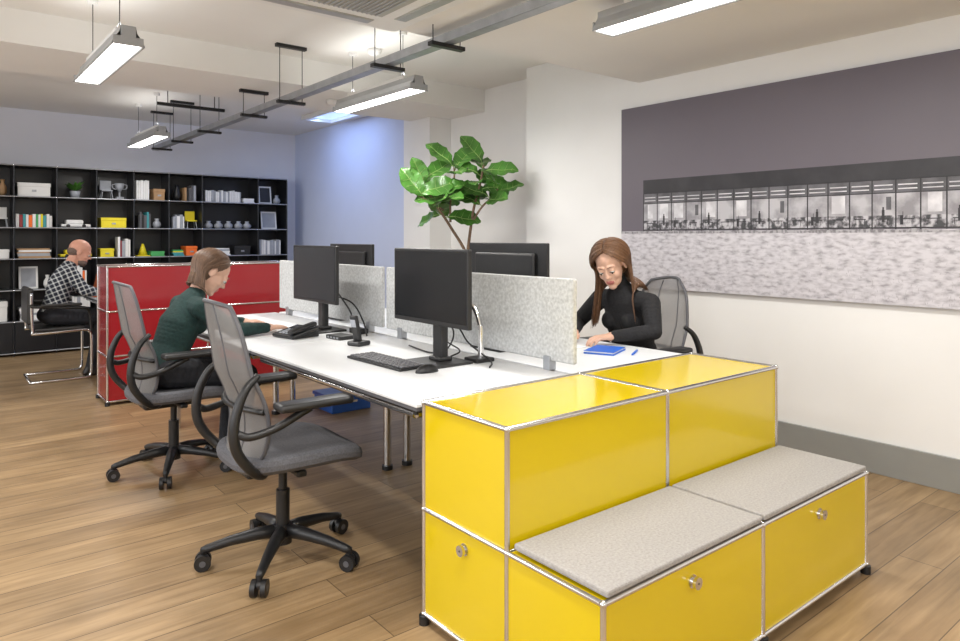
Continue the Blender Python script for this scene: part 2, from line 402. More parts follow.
task_chair((3.19,2.53,0),math.radians(172),.4)

# cantilever chair
b=MB()
for q in (-1,1):
    y=q*.24
    path=[(-.215,y,.80),(-.215,y,.70),(-.205,y,.47),(-.18,y,.44),(.18,y,.45),(.235,y,.43),(.25,y,.38),(.25,y,.10),(.24,y,.035),(.19,y,.0135),(-.22,y,.0135)]
    b.tube(bez(path,5),.0125,'chrome',seg=10)
    b.tube(bez([(-.215,y,.70),(-.20,y*1.08,.68),(0,y*1.12,.665),(.18,y*1.1,.65),(.235,y,.60),(.25,y,.40)],5),.0125,'leather',seg=10)
    b.box(-.15,.17,y*1.12-.025,y*1.12+.025,.675,.70,'leather',.01)
b.tube([(-.22,-.24,.0135),(-.22,.24,.0135)],.0125,'chrome'); 
b.box(-.2,.2,-.225,.225,.445,.485,'leather',.015,3)
b.box(-.245,-.195,-.235,.235,.52,.84,'leather',.02,3)
b.obj('cantilever_chair',(.98,7.42,0),0)

# ---------------------------------------------------------------- monitors
def monitor(loc,rot,w=.57,h=.335,zc=1.075,stand=True,facing=1):
    b=MB(); z0=zc-h/2-DZ; z1=zc+h/2-DZ
    b.box(-.022,0,-w/2,w/2,z0,z1,'black',.004,2)
    b.box(-.001,.0012,-w/2+.012,w/2-.012,z0+.02,z1-.012,'screen')
    b.box(-.045,-.02,-w/2+.07,w/2-.07,z0+.05,z1-.05,'black',.012,3)
    if stand:
        b.box(-.085,-.045,-.035,.035,.02,(z0+z1)/2,'black',.008,2)
        b.box(-.16,.05,-.12,.12,0,.012,'black',.005,2); b.box(-.10,-.03,-.045,.045,.012,.03,'black',.006,2)
    return b.obj('computer_monitor',(loc[0],loc[1],DZ),rot)
monitor((1.755,2.53),math.pi)
monitor((1.83,3.84),math.pi)
monitor((2.36,2.68),0,w=.60,h=.36,zc=1.084)
monitor((2.36,4.33),0,w=.60,h=.35,zc=1.07)
b=MB()
b.box(1.93,2.03,2.40,2.50,DZ,DZ+.018,'black',.005); b.cyl((1.99,2.45,DZ+.018),(1.99,2.45,DZ+.16),.014,'chrome')
b.tube(bez([(1.99,2.45,DZ+.14),(1.985,2.50,DZ+.24),(1.965,2.60,DZ+.26)],5),.014,'chrome'); b.cyl((1.965,2.60,DZ+.24),(1.965,2.60,DZ+.31),.02,'black')
b.tube([(1.965,2.60,DZ+.29),(1.86,2.55,DZ+.31)],.013,'chrome'); b.box(1.852,1.868,2.49,2.57,DZ+.27,DZ+.35,'black',.004)
b.obj('monitor_arm')
b=MB()
for i,(pts) in enumerate([[(1.9,2.62,.98),(1.97,2.58,.86),(1.99,2.54,.80),(1.97,2.36,.745),(1.90,2.28,.736)],
    [(1.90,2.66,.95),(1.96,2.62,.85),(1.95,2.66,.76),(1.92,2.75,.736),(1.96,3.0,.736)],
    [(1.88,2.70,.92),(1.99,2.75,.80),(2.02,2.65,.75),(1.93,2.6,.736)]]):
    b.tube(bez(pts,8),.004,'black',seg=6)
b.obj('cable_bundle')
b=MB()
for pts in ([(1.93,3.75,.98),(2.0,3.7,.85),(1.98,3.62,.77),(1.96,3.5,.736)],[(1.93,3.85,.95),(2.02,3.72,.9),(2.03,3.6,.8),(1.97,3.45,.736)]): b.tube(bez(pts,8),.005,'black',seg=6)
b.box(1.97,2.04,3.55,3.66,DZ,DZ+.03,'black',.006); b.obj('cable_bundle')

def keyboard(loc,rot):
    b=MB(); b.box(-.07,.07,-.22,.22,0,.012,'black',.004)
    for r in range(5):
        for c in range(15):
            x=.052-r*.0255; y=-.205+c*.0285
            b.box(x-.010,x+.010,y-.012,y+.012,.012,.019,'deskedge',.002,1)
    return b.obj('keyboard',(loc[0],loc[1],DZ),rot)
keyboard((1.625,2.68),0.03)
def mouse(x,y,k='black'):
    b=MB(); bm=bmesh.new(); bmesh.ops.create_icosphere(bm,subdivisions=3,radius=1)
    for v in bm.verts: v.co=V((v.co.x*.055,v.co.y*.031,max(0,v.co.z)*.033))
    b.bm(bm,k,True); b.box(.01,.045,-.002,.002,.024,.031,'deskedge'); return b.obj('computer_mouse',(x,y,DZ))
mouse(1.65,2.39)
b=MB(); b.box(-.045,.045,-.045,.045,0,.025,'black',.010,3); mx=Matrix.Rotation(math.radians(-14),4,'Y')
b.box(-.012,.012,-.024,.024,.02,.165,'black',.009,3,mx=mx); b.box(-.0145,-.012,-.017,.017,.105,.145,'greyitem',mx=mx); b.obj('cordless_phone',(1.78,3.20,DZ),.3)
b=MB(); mx=Matrix.Rotation(math.radians(-12),4,'Y')
b.box(-.09,.09,-.10,.10,.02,.04,'black',.008,2,mx=mx); b.box(-.07,.09,-.09,.09,0,.03,'black',.006)
b.box(-.09,.09,-.095,-.05,.045,.07,'black',.012,3,mx=mx); b.box(.02,.07,-.03,.08,.040,.043,'screen',mx=mx)
for r in range(4):
    for c in range(3): b.box(-.07+r*.02,-.056+r*.02,-.02+c*.03,0+c*.03,.04,.044,'greyitem',.002,1,mx=mx)
b.obj('desk_phone',(1.66,3.70,DZ),.2)
b=MB(); b.box(-.05,.05,-.07,.07,0,.022,'black',.005)
for i in range(4): b.box(-.052,-.049,-.055+i*.03,-.038+i*.03,.006,.016,'steel')
b.obj('docking_station',(1.82,3.48,DZ),.1)
b=MB(); b.box(-.10,.10,-.075,.075,0,.008,'blue',.001,1); b.box(-.097,.097,-.072,.072,.008,.014,'paper'); b.box(-.10,.10,-.075,.075,.014,.0155,'blue',.0005,1); b.obj('notebook',(2.62,2.26,DZ),.4)
b=MB()
b.box(-.12,.12,-.09,.09,0,.006,'paper',.001,1); b.box(-.10,.08,-.08,.07,.006,.009,'paper',mx=Matrix.Rotation(.15,4,'Z'))
for i in range(8): b.box(-.09+i*.022,-.085+i*.022,-.06,.06,.0091,.0096,'greyitem')
b.obj('document_papers',(2.52,2.48,DZ),.2)
b=MB(); b.tube([(-.07,0,.005),(.06,0,.005),(.07,0,.005)],[.005,.005,.001],'blue',seg=8); b.obj('pen',(2.70,2.14,DZ),.5)
b=MB(); b.box(-.1,.1,-.14,.14,0,.006,'paper',.001,1); b.box(-.08,.09,-.12,.12,.006,.009,'paper'); b.obj('document_papers',(1.56,4.09,DZ),.1)
b=MB(); b.box(2.34,2.66,4.6,4.9,.0,.10,'bluebox',.008); b.box(2.33,2.67,4.59,4.91,.10,.125,'bluebox',.006); b.box(2.46,2.54,4.588,4.594,.07,.085,'chrome'); b.obj('storage_box')

# ---------------------------------------------------------------- wall art
b=MB(); ya,yb=3.33,.55; za,zb=.93,2.235; xf=XW-.035
b.box(xf,XW-.002,yb,ya,za,zb,'artsky')
def q(y0,y1,z0,z1,k,o):
    b.add([(xf-o,y0,z0),(xf-o,y1,z0),(xf-o,y1,z1),(xf-o,y0,z1)],[(0,1,2,3)],k)
q(yb,ya,za,1.335,'artsnow',.0008)
n=140
pts=[(xf-.0012,yb+(ya-yb)*i/n,1.332+.004*math.sin(i*.5)+random.uniform(0,.006)) for i in range(n+1)]
b.add([(xf-.0012,yb,1.318)]+pts+[(xf-.0012,ya,1.318)],[tuple(range(n+3))],'artgrass')
YR=3.13
q(yb,YR,1.600,1.70,'artroof',.0016)
q(yb,YR,1.340,1.602,'artdim',.0016)
q(yb,YR,1.410,1.53,'artmid',.0017)
q(yb,YR,1.340,1.410,'artwin',.0017)
q(yb,YR,1.340,1.347,'artroof',.0021)
q(yb,YR,1.528,1.533,'artroof',.0021)
y=YR; i=0; step=.118
while y>yb+step:
    q(y-.007,y,1.335,1.60,'artroof',.0023)
    for j in range(2):
        z=1.548+.022*j; q(y-step+.012,y-.014,z,z+.006,'artbrt',.0019)
    r=random.random()
    if r<.5: q(y-step+.010+random.random()*.03,y-.02-random.random()*.02,1.425,1.525,'artbrt',.0018)
    t=y-step*.5; q(t-.030,t+.030,1.388,1.393,'artroof',.0020)
    for dy in (-.022,.022): q(t+dy-.0015,t+dy+.0015,1.360,1.388,'artroof',.0020)
    if i%3==1:
        q(t-.007,t+.007,1.375,1.440,'artroof',.00205); q(t-.004,t+.004,1.440,1.455,'artroof',.00205)
    if i%4==2: q(t+.02,t+.035,1.36,1.41,'artroof',.00205); q(t+.02,t+.023,1.41,1.43,'artroof',.00205)
    if i%5==3: q(t-.04,t-.015,1.44,1.51,'artdim',.00205)
    y-=step; i+=1
for j in range(1100):
    yy=random.uniform(yb+.02,ya-.02); zz=za+.01+(random.random()**1.4)*.33; h=random.uniform(.004,.020)*(1.2-(zz-za)*1.8)
    b.add([(xf-.0015,yy,zz),(xf-.0015,yy+.002,zz),(xf-.0015,yy+random.uniform(-.008,.008),zz+h)],[(0,1,2)],'artgrass')
b.obj('wall_art_photograph')

# ---------------------------------------------------------------- shelving
xs=[.01,.405,.80,1.20,1.595,1.99,2.385,2.78,3.50,3.90]; zs=[.03+.341*i for i in range(7)]
Y0,Y1=9.0,9.35
b=MB()
for x in xs: b.box(x-.006,x+.006,Y0,Y1,zs[0],zs[-1],'blackpanel')
for z in zs: b.box(xs[0],xs[-1],Y0,Y1,z-.006,z+.006,'blackpanel')
b.box(xs[0],xs[-1],Y1-.006,Y1+.002,zs[0],zs[-1],'blackpanel')
for x in xs:
    b.cyl((x,Y0,0),(x,Y0,zs[-1]),.0085,'blackpanel',seg=8)
    for z in zs: b.ell((x,Y0,z),(.011,)*3,'chrome',sub=1)
for z in zs: b.cyl((xs[0],Y0,z),(xs[-1],Y0,z),.0075,'steel',seg=8)
for i in range(len(xs)-1): b.box(xs[i]+.01,xs[i+1]-.01,Y0-.002,Y0+.012,zs[0]+.01,zs[1]-.01,'blackpanel',.002,1)
b.obj('shelving_unit')
def cell(c,r):
    return xs[c]+.02,xs[c+1]-.02,zs[5-r]+.0065
def books(c,r,f0,f1,cols,hmax=.25,hmin=.18):
    x0,x1,z=cell(c,r); a=x0+(x1-x0)*f0; e=x0+(x1-x0)*f1; b=MB()
    while a<e-.01:
        w=random.uniform(.014,.035); h=random.uniform(hmin,hmax); k=random.choice(cols); d=random.uniform(.14,.2)
        b.box(a,min(a+w,e),9.05,9.05+d,z,z+h,k,.0015,1); b.box(a+.002,min(a+w,e)-.002,9.06,9.05+d,z+h-.004,z+h+.0005,'paper'); a+=w+.002
    b.obj('shelf_books')
def bx(c,r,f0,f1,h,k,name='storage_box'):
    x0,x1,z=cell(c,r); a=x0+(x1-x0)*f0; e=x0+(x1-x0)*f1; b=MB()
    b.box(a,e,9.05,9.27,z,z+h*.8,k,.003,1); b.box(a-.004,e+.004,9.045,9.275,z+h*.72,z+h,k,.003,1)
    b.box((a+e)/2-.02,(a+e)/2+.02,9.04,9.05,z+h*.35,z+h*.5,'steel'); b.obj(name)
def stack(c,r,f0,f1,n,cols):
    x0,x1,z=cell(c,r); a=x0+(x1-x0)*f0; e=x0+(x1-x0)*f1; b=MB()
    for i in range(n):
        t=random.uniform(.012,.026); dx=random.uniform(-.01,.01); b.box(a+dx,e+dx,9.04,9.25,z,z+t,random.choice(cols),.001,1); z+=t
    b.obj('magazine_stack')
def vase(c,r,f,h,rad,k,name='vase'):
    x0,x1,z=cell(c,r); b=MB(); b.lathe((x0+(x1-x0)*f,9.13,z),[(rad*.6,0),(rad,.3*h),(rad*.9,.55*h),(rad*.4,.8*h),(rad*.55,h),(rad*.45,h),(rad*.3,.8*h)],k); b.obj(name)
def cone(c,r,f,h,rad,k):
    x0,x1,z=cell(c,r); b=MB(); X=x0+(x1-x0)*f
    b.box(X-rad,X+rad,9.13-rad,9.13+rad,z,z+.012,k,.003); b.lathe((X,9.13,z+.012),[(rad*.8,0),(rad*.15,h),(rad*.1,h)],k); b.obj('miniature_cone')
def pottedplant(c,r,f):
    x0,x1,z=cell(c,r); X=x0+(x1-x0)*f; b=MB(); b.lathe((X,9.13,z),[(.04,0),(.055,.08),(.05,.08),(.045,.07)],'greyitem')
    for i in range(26):
        a=random.uniform(0,6.28); l=random.uniform(.05,.12); e=V((math.cos(a)*l,math.sin(a)*l*.8,random.uniform(.04,.13)))
        p=V((X,9.13,z+.07)); m=p+e; s=V((-math.sin(a),math.cos(a),0))*.02
        b.add([p,p+e*.55+s+V((0,0,.02)),m,p+e*.55-s+V((0,0,.02))],[(0,1,2,3)],'leaf',True)
    b.obj('potted_plant')
def frame(c,r,f0,f1,h,k):
    x0,x1,z=cell(c,r); a=x0+(x1-x0)*f0; e=x0+(x1-x0)*f1; b=MB()
    mx=Matrix.Translation((0,9.12,z))@Matrix.Rotation(-.15,4,'X')
    b.box(a,e,0,.015,.002,h,'paper',.001,1,mx=mx); b.box(a+.02,e-.02,-.001,.001,.022,h-.02,k,mx=mx); b.box((a+e)/2-.02,(a+e)/2+.02,.015,.06,0,.01,'black',mx=Matrix.Translation((0,9.12,z)))
    b.obj('picture_frame')
def trophy(c,r,f,k='white'):
    x0,x1,z=cell(c,r); X=x0+(x1-x0)*f; b=MB(); b.box(X-.04,X+.04,9.1,9.18,z,z+.03,k,.003)
    b.cyl((X,9.14,z+.03),(X,9.14,z+.09),.01,k); b.lathe((X,9.14,z+.09),[(.012,0),(.045,.05),(.05,.10),(.045,.10),(.035,.05)],k)
    for qq in (-1,1): b.tube(bez([(X+qq*.045,9.14,z+.18),(X+qq*.08,9.14,z+.17),(X+qq*.07,9.14,z+.13),(X+qq*.035,9.14,z+.12)],4),.005,k)
    b.obj('trophy')
def modelchair(c,r,f,k):
    x0,x1,z=cell(c,r); X=x0+(x1-x0)*f; b=MB()
    for dx in (-.06,.06):
        for dy in (-.05,.05): b.cyl((X+dx,9.14+dy,z),(X+dx*.8,9.14+dy*.8,z+.09),.005,'steel',seg=6)
    b.box(X-.06,X+.06,9.08,9.2,z+.09,z+.105,k,.004); b.box(X-.06,X+.06,9.185,9.2,z+.105,z+.22,k,.004); b.obj('miniature_chair')
def lowmodel(c,r,f0,f1,k):
    x0,x1,z=cell(c,r); a=x0+(x1-x0)*f0; e=x0+(x1-x0)*f1; b=MB(); m=(a+e)/2
    b.box(a,e,9.06,9.22,z+.01,z+.04,k,.008); b.box(a+.05,e-.07,9.08,9.2,z+.04,z+.09,k,.018,3); 
    for i in (0,1): b.cyl((a+.07+i*(e-a-.14),9.052,z+.02),(a+.07+i*(e-a-.14),9.075,z+.02),.02,'black',seg=14)
    for i in (0,1): b.cyl((a+.07+i*(e-a-.14),9.205,z+.02),(a+.07+i*(e-a-.14),9.228,z+.02),.02,'black',seg=14)
    b.obj('model_car')
W=['paper','white','paper','greyitem']; CC=['yitem','orange','green','teal','paper','red','yitem']
DK=['black','greyitem','frame','wooditem','teal']
vase(1,0,.4,.12,.06,'greyitem'); vase(1,0,.8,.18,.04,'wooditem'); modelchair(0,0,.5,'greyitem'); bx(2,0,.05,.9,.15,'white'); pottedplant(3,0,.5); modelchair(4,0,.3,'greyitem'); trophy(4,0,.7,'greyitem'); books(5,0,.05,.45,['white','paper'],.24,.22); bx(5,0,.6,.95,.14,'wooditem')
vase(6,0,.3,.2,.05,'black'); books(6,0,.5,.9,DK,.2,.14)
books(7,0,.05,.72,W,.16,.13); stack(7,0,.76,.97,3,W); frame(8,0,.1,.6,.24,'black'); vase(8,0,.8,.12,.05,'greyitem')
pottedplant(0,1,.5); vase(1,1,.4,.14,.05,'greyitem'); books(2,1,.0,.95,CC,.15,.13); modelchair(1,1,.75,'white'); lowmodel(3,1,.08,.92,'paper'); bx(4,1,.1,.85,.12,'yitem'); books(5,1,.1,.5,DK,.2,.14); vase(5,1,.75,.12,.05,'greyitem','bowl')
books(6,1,.1,.5,['paper','greyitem'],.18,.12); modelchair(6,1,.78,'yitem')
for i,f in enumerate((.14,.33,.52,.71,.88)): vase(7,1,f,.10,.055,'greyitem','bowl')
frame(8,1,.2,.8,.24,'greyitem')
bx(1,2,.1,.95,.10,'white'); stack(2,2,.05,.9,6,['wooditem','paper','greyitem']); lowmodel(3,2,.05,.95,'yitem'); bx(4,2,.08,.48,.1,'yitem'); books(4,2,.6,.98,W+['red']); cone(5,2,.3,.14,.07,'yitem'); stack(5,2,.52,.95,3,['green','paper']); bx(0,2,.1,.9,.14,'greyitem')
stack(6,2,.1,.45,4,['green','teal','yitem']); bx(6,2,.55,.92,.12,'orange')
stack(7,2,.05,.5,5,W+['yitem']); bx(7,2,.6,.9,.12,'black'); books(8,2,.05,.9,['white','paper','greyitem'],.2,.18)
frame(1,3,.1,.7,.27,'greyitem'); frame(2,3,.1,.6,.25,'greyitem'); vase(2,3,.85,.15,.04,'white'); books(3,3,.1,.8,W+CC); stack(4,3,.1,.9,6,CC); bx(5,3,.1,.9,.2,'greyitem'); books(6,3,.1,.7,CC); books(7,3,.1,.9,W+CC); bx(8,3,.1,.9,.2,'white')
bx(0,4,.1,.9,.2,'greyitem'); bx(1,4,.1,.9,.22,'white'); stack(2,4,.1,.9,7,W); books(3,4,.1,.9,W); books(4,4,.1,.9,CC); bx(6,4,.1,.9,.2,'greyitem'); stack(7,4,.1,.7,6,W)

b=desk(1.26,2.95,7.0,7.85)
for x in (1.62,2.87):
    for y in (7.08,7.77): b.cyl((x,y,0),(x,y,DZ-.03),.02,'chrome')
b.obj('office_desk')
b=MB(); mx=Matrix.Translation((1.285,7.42,DZ))@Matrix.Rotation(.22,4,'Y')
b.box(0,.012,-.10,.10,.003,.22,'orange',.004,2,mx=mx); b.box(.012,.015,-.09,.09,.012,.21,'screen',mx=mx)
b.box(-.015,.08,-.10,.10,0,.006,'orange',.002,1,mx=Matrix.Translation((1.29,7.42,DZ))); b.obj('tablet_in_case')

# ---------------------------------------------------------------- ceiling services
def pendant(x,y0,y1,zb,up):
    b=MB(); L=y1-y0
    prof=[(-.078,0),(-.07,.025),(-.042,.065),(-.034,.10),(.034,.10),(.042,.065),(.07,.025),(.078,0),(.070,0),(.04,.045),(-.04,.045),(-.070,0)]
    vs=[];n=len(prof)
    for y in (0,L): vs+=[(px,y,pz) for px,pz in prof]
    fs=[(i,(i+1)%n,n+(i+1)%n,n+i) for i in range(n)]
    b.add(vs,fs,'lampbody')
    for y in (0,L): b.box(-.072,.072,y-.004,y+.004,.0,.045,'lampbody',.003); b.box(-.036,.036,y-.004,y+.004,.04,.10,'lampbody',.003)
    b.box(-.062,.062,.01,L-.01,.004,.012,'tube')
    b.box(-.03,.03,.15,L-.15,.10,.125,'white',.004)
    for y in (.2,L-.2):
        b.cyl((0,y,.1),(0,y,up-zb),.0025,'black',seg=6); b.cyl((0,y,up-zb-.03),(0,y,up-zb),.03,'white')
        b.tube([(-.03,y,.10),(0,y,.17),(.03,y,.10)],.003,'steel',seg=6)
    return b.obj('pendant_strip_light',(x,y0,zb))
def arealight(name,loc,rot,sx,sy,e,col=(1,1,1)):
    l=bpy.data.lights.new(name,'AREA'); l.shape='RECTANGLE'; l.size=sx; l.size_y=sy; l.energy=e; l.color=col
    o=bpy.data.objects.new(name,l); COL.objects.link(o); o.location=loc; o.rotation_euler=rot; return o
WARM=(1,.975,.935)
E=28
for (x,y0,y1,zb,up,k) in ((.83,3.87,5.0,2.27,ZC,1),(2.66,3.95,5.08,2.30,ZC,1),(2.56,1.05,2.22,2.27,ZL,1),(1.87,7.3,8.45,2.29,ZC,.6),(.83,.6,1.7,2.27,ZL,1),(-1.0,3.9,5.0,2.27,ZC,.7),(-.9,7.3,8.4,2.29,ZC,.5),(-1.0,.6,1.7,2.27,ZL,1),(.8,-2,-.9,2.27,ZL,1),(2.6,-2,-.9,2.27,ZL,1)):  # fixtures outside the view are added to fill the room with light
    pendant(x,y0,y1,zb,up)
    arealight('lamp_light',(x,(y0+y1)/2,zb-.003),(0,0,0),.11,y1-y0-.06,E*k,WARM)
    if up==ZC: arealight('lamp_uplight',(x,(y0+y1)/2,zb+.14),(math.pi,0,0),.05,y1-y0-.2,E*.08*k,WARM)  # extra light added above the housing to brighten the ceiling
for i,(a,c) in enumerate(added_wins):
    arealight('daylight',(XL-.03,(a+c)/2,1.6),(0,-math.pi/2,0),1.3,c-a-.1,43,(.95,.97,1))  # soft light added at each unseen opening
arealight('skylight_light',(3.6,7.6,ZC-.07),(0,math.radians(-15),0),.4,1.2,10,(.42,.58,1))

# cable tray
b=MB(); xt=2.2; zt=2.355
b.box(xt-.03,xt+.03,-2.9,8.9,zt-.028,zt-.023,'steel')
for q_ in (-1,1): b.box(xt+q_*.03-.003,xt+q_*.03+.003,-2.9,8.9,zt-.028,zt+.02,'steel')
b.tube([(xt+.05,-2.9,zt-.01),(xt+.05,8.7,zt-.01)],.007,'steel'); b.tube([(xt-.01,-2.9,zt-.012),(xt-.01,8.8,zt-.012)],.009,'white')
for y in (.2,1.4,3.0,3.6,5.0,5.75,6.9,7.8,8.6):
    top=ZL if y<YL else (2.53 if 5.3<y<6.22 else ZC)
    b.box(xt-.11,xt+.11,y-.02,y+.02,zt-.05,zt-.029,'black')
    if top>ZL: b.box(xt-.12,xt+.12,y-.02,y+.02,top-.025,top,'black')
    for q_ in (-.09,.09): b.cyl((xt+q_,y,zt-.045),(xt+q_,y,top),.003,'black',seg=6)
b.obj('cable_tray')
b=MB(); b.box(1.8,2.45,7.2,7.23,2.58,2.61,'black')
for x in (1.9,2.35): b.cyl((x,7.215,2.61),(x,7.215,ZC),.004,'black',seg=6)
b.obj('suspended_track')
b=MB(); x0,x1,y0,y1=.92,1.98,2.11,3.17; z=ZL
b.box(x0,x1,y0,y1,z-.03,z-.001,'white',.01,2); b.box(x0+.2,x1-.2,y0+.2,y1-.2,z-.036,z-.03,'grille')
for i in range(25): xx=x0+.215+i*.025; b.box(xx,xx+.008,y0+.21,y1-.21,z-.042,z-.036,'lampbody')
for (a0,a1,c0,c1) in ((x0+.2,x1-.2,y0+.06,y0+.13),(x0+.2,x1-.2,y1-.13,y1-.06),(x0+.06,x0+.13,y0+.2,y1-.2),(x1-.13,x1-.06,y0+.2,y1-.2)):
    b.box(a0,a1,c0,c1,z-.034,z-.03,'grille',.003); b.box(a0+.01,a1-.01,c0+.01,c1-.01,z-.037,z-.034,'lampbody')
b.obj('ceiling_air_conditioner')
for p in ((2.9,5.7,2.48),(2.75,4.7,2.70)):
    b=MB(); b.lathe((0,0,0),[(.02,0),(.045,.012),(.055,.03),(.055,.05)],'white'); b.obj('smoke_detector',p)

# ---------------------------------------------------------------- fiddle leaf fig
R_=V((.777,-.629,0)); F_=V((.629,.777,0))
b=MB(); PB=V((3.53,4.66,0))
b.lathe(PB,[(.15,0),(.19,.02),(.22,.40),(.205,.40),(.20,.37)],'pot'); b.cyl(PB+V((0,0,.36)),PB+V((0,0,.375)),.2,'soil')
def P(r,f,z): return PB+R_*r+F_*f+V((0,0,z))
branches=[[P(.05,0,.36),P(.08,0,.8),P(.08,.02,1.12),P(-.06,0,1.38),P(-.19,-.04,1.58),P(-.29,0,1.76)],
 [P(.05,0,.36),P(.05,0,.8),P(.08,.02,1.12),P(.13,.02,1.5),P(.19,.0,1.74),P(.22,0,1.90)],
 [P(.11,.02,1.4),P(.20,0,1.54),P(.28,.0,1.62),P(.34,-.02,1.70)],
 [P(-.06,0,1.42),P(-.06,.02,1.6),P(-.03,.02,1.79),P(-.03,0,1.88)],
 [P(-.12,0,1.52),P(-.22,-.06,1.58),P(-.32,-.08,1.64)]]
def leaf(base,d,nrm,L,Wd):
    d=d.normalized(); s=d.cross(nrm).normalized(); n=s.cross(d).normalized(); nu,nv=4,10; vs=[]
    for j in range(nv+1):
        t=j/nv; w=Wd*(math.sin(math.pi*min(1,t**.85*.97+.02)))**.75*(.50+.65*t)*.62
        c=base+d*(t*L)-n*(.26*L*t*t)+n*(.008*math.sin(t*9))
        for i in range(-nu,nu+1):
            u=i/nu; p=c+s*(w*u)+n*(.25*w*abs(u)+.010*math.sin(t*22+u*3)*abs(u))
            if p.y<4.45: p.x=min(p.x,4.05)
            p.x=min(p.x,4.32); vs.append(p)
    k=2*nu+1
    b.add(vs,[(j*k+i,j*k+i+1,(j+1)*k+i+1,(j+1)*k+i) for j in range(nv) for i in range(k-1)],'leaf',True)
    b.tube([vs[j*k+nu]+n*.001 for j in range(nv+1)],[.0042-.0003*j for j in range(nv+1)],'rib',seg=5)
    for j in range(2,nv-1,2):
        for e in (-1,1): b.tube([vs[j*k+nu]+n*.0012,vs[min(nv,j+1)*k+nu+e*3]+n*.002],[.002,.0008],'rib',seg=4)
for bi,br in enumerate(branches):
    path=bez(br,8); n=len(path)
    b.tube(path,[.017-.009*i/n if bi<2 else .010-.004*i/n for i in range(n)],'bark',seg=8)
    lv=(9,10,7,6,4)[bi]
    for i in range(lv):
        f=.68+.32*(i/(lv-1)) if bi<2 else .4+.6*(i/(lv-1)); p=path[min(n-1,int(f*(n-1)))]
        a=i*2.4+bi*1.3; el=random.uniform(-.2,.75)+(.5 if i>=lv-2 else 0)
        d=R_*math.cos(a)+F_*math.sin(a)*.6+V((0,0,el)); d.normalize()
        L=random.uniform(.23,.31); st=p+d*.03; b.tube([p,st],.004,'rib',seg=5)
        leaf(st,d,V((random.uniform(-1.2,-.2),random.uniform(-1.4,-.3),1)),L,L*.62)
b.obj('fiddle_leaf_fig')

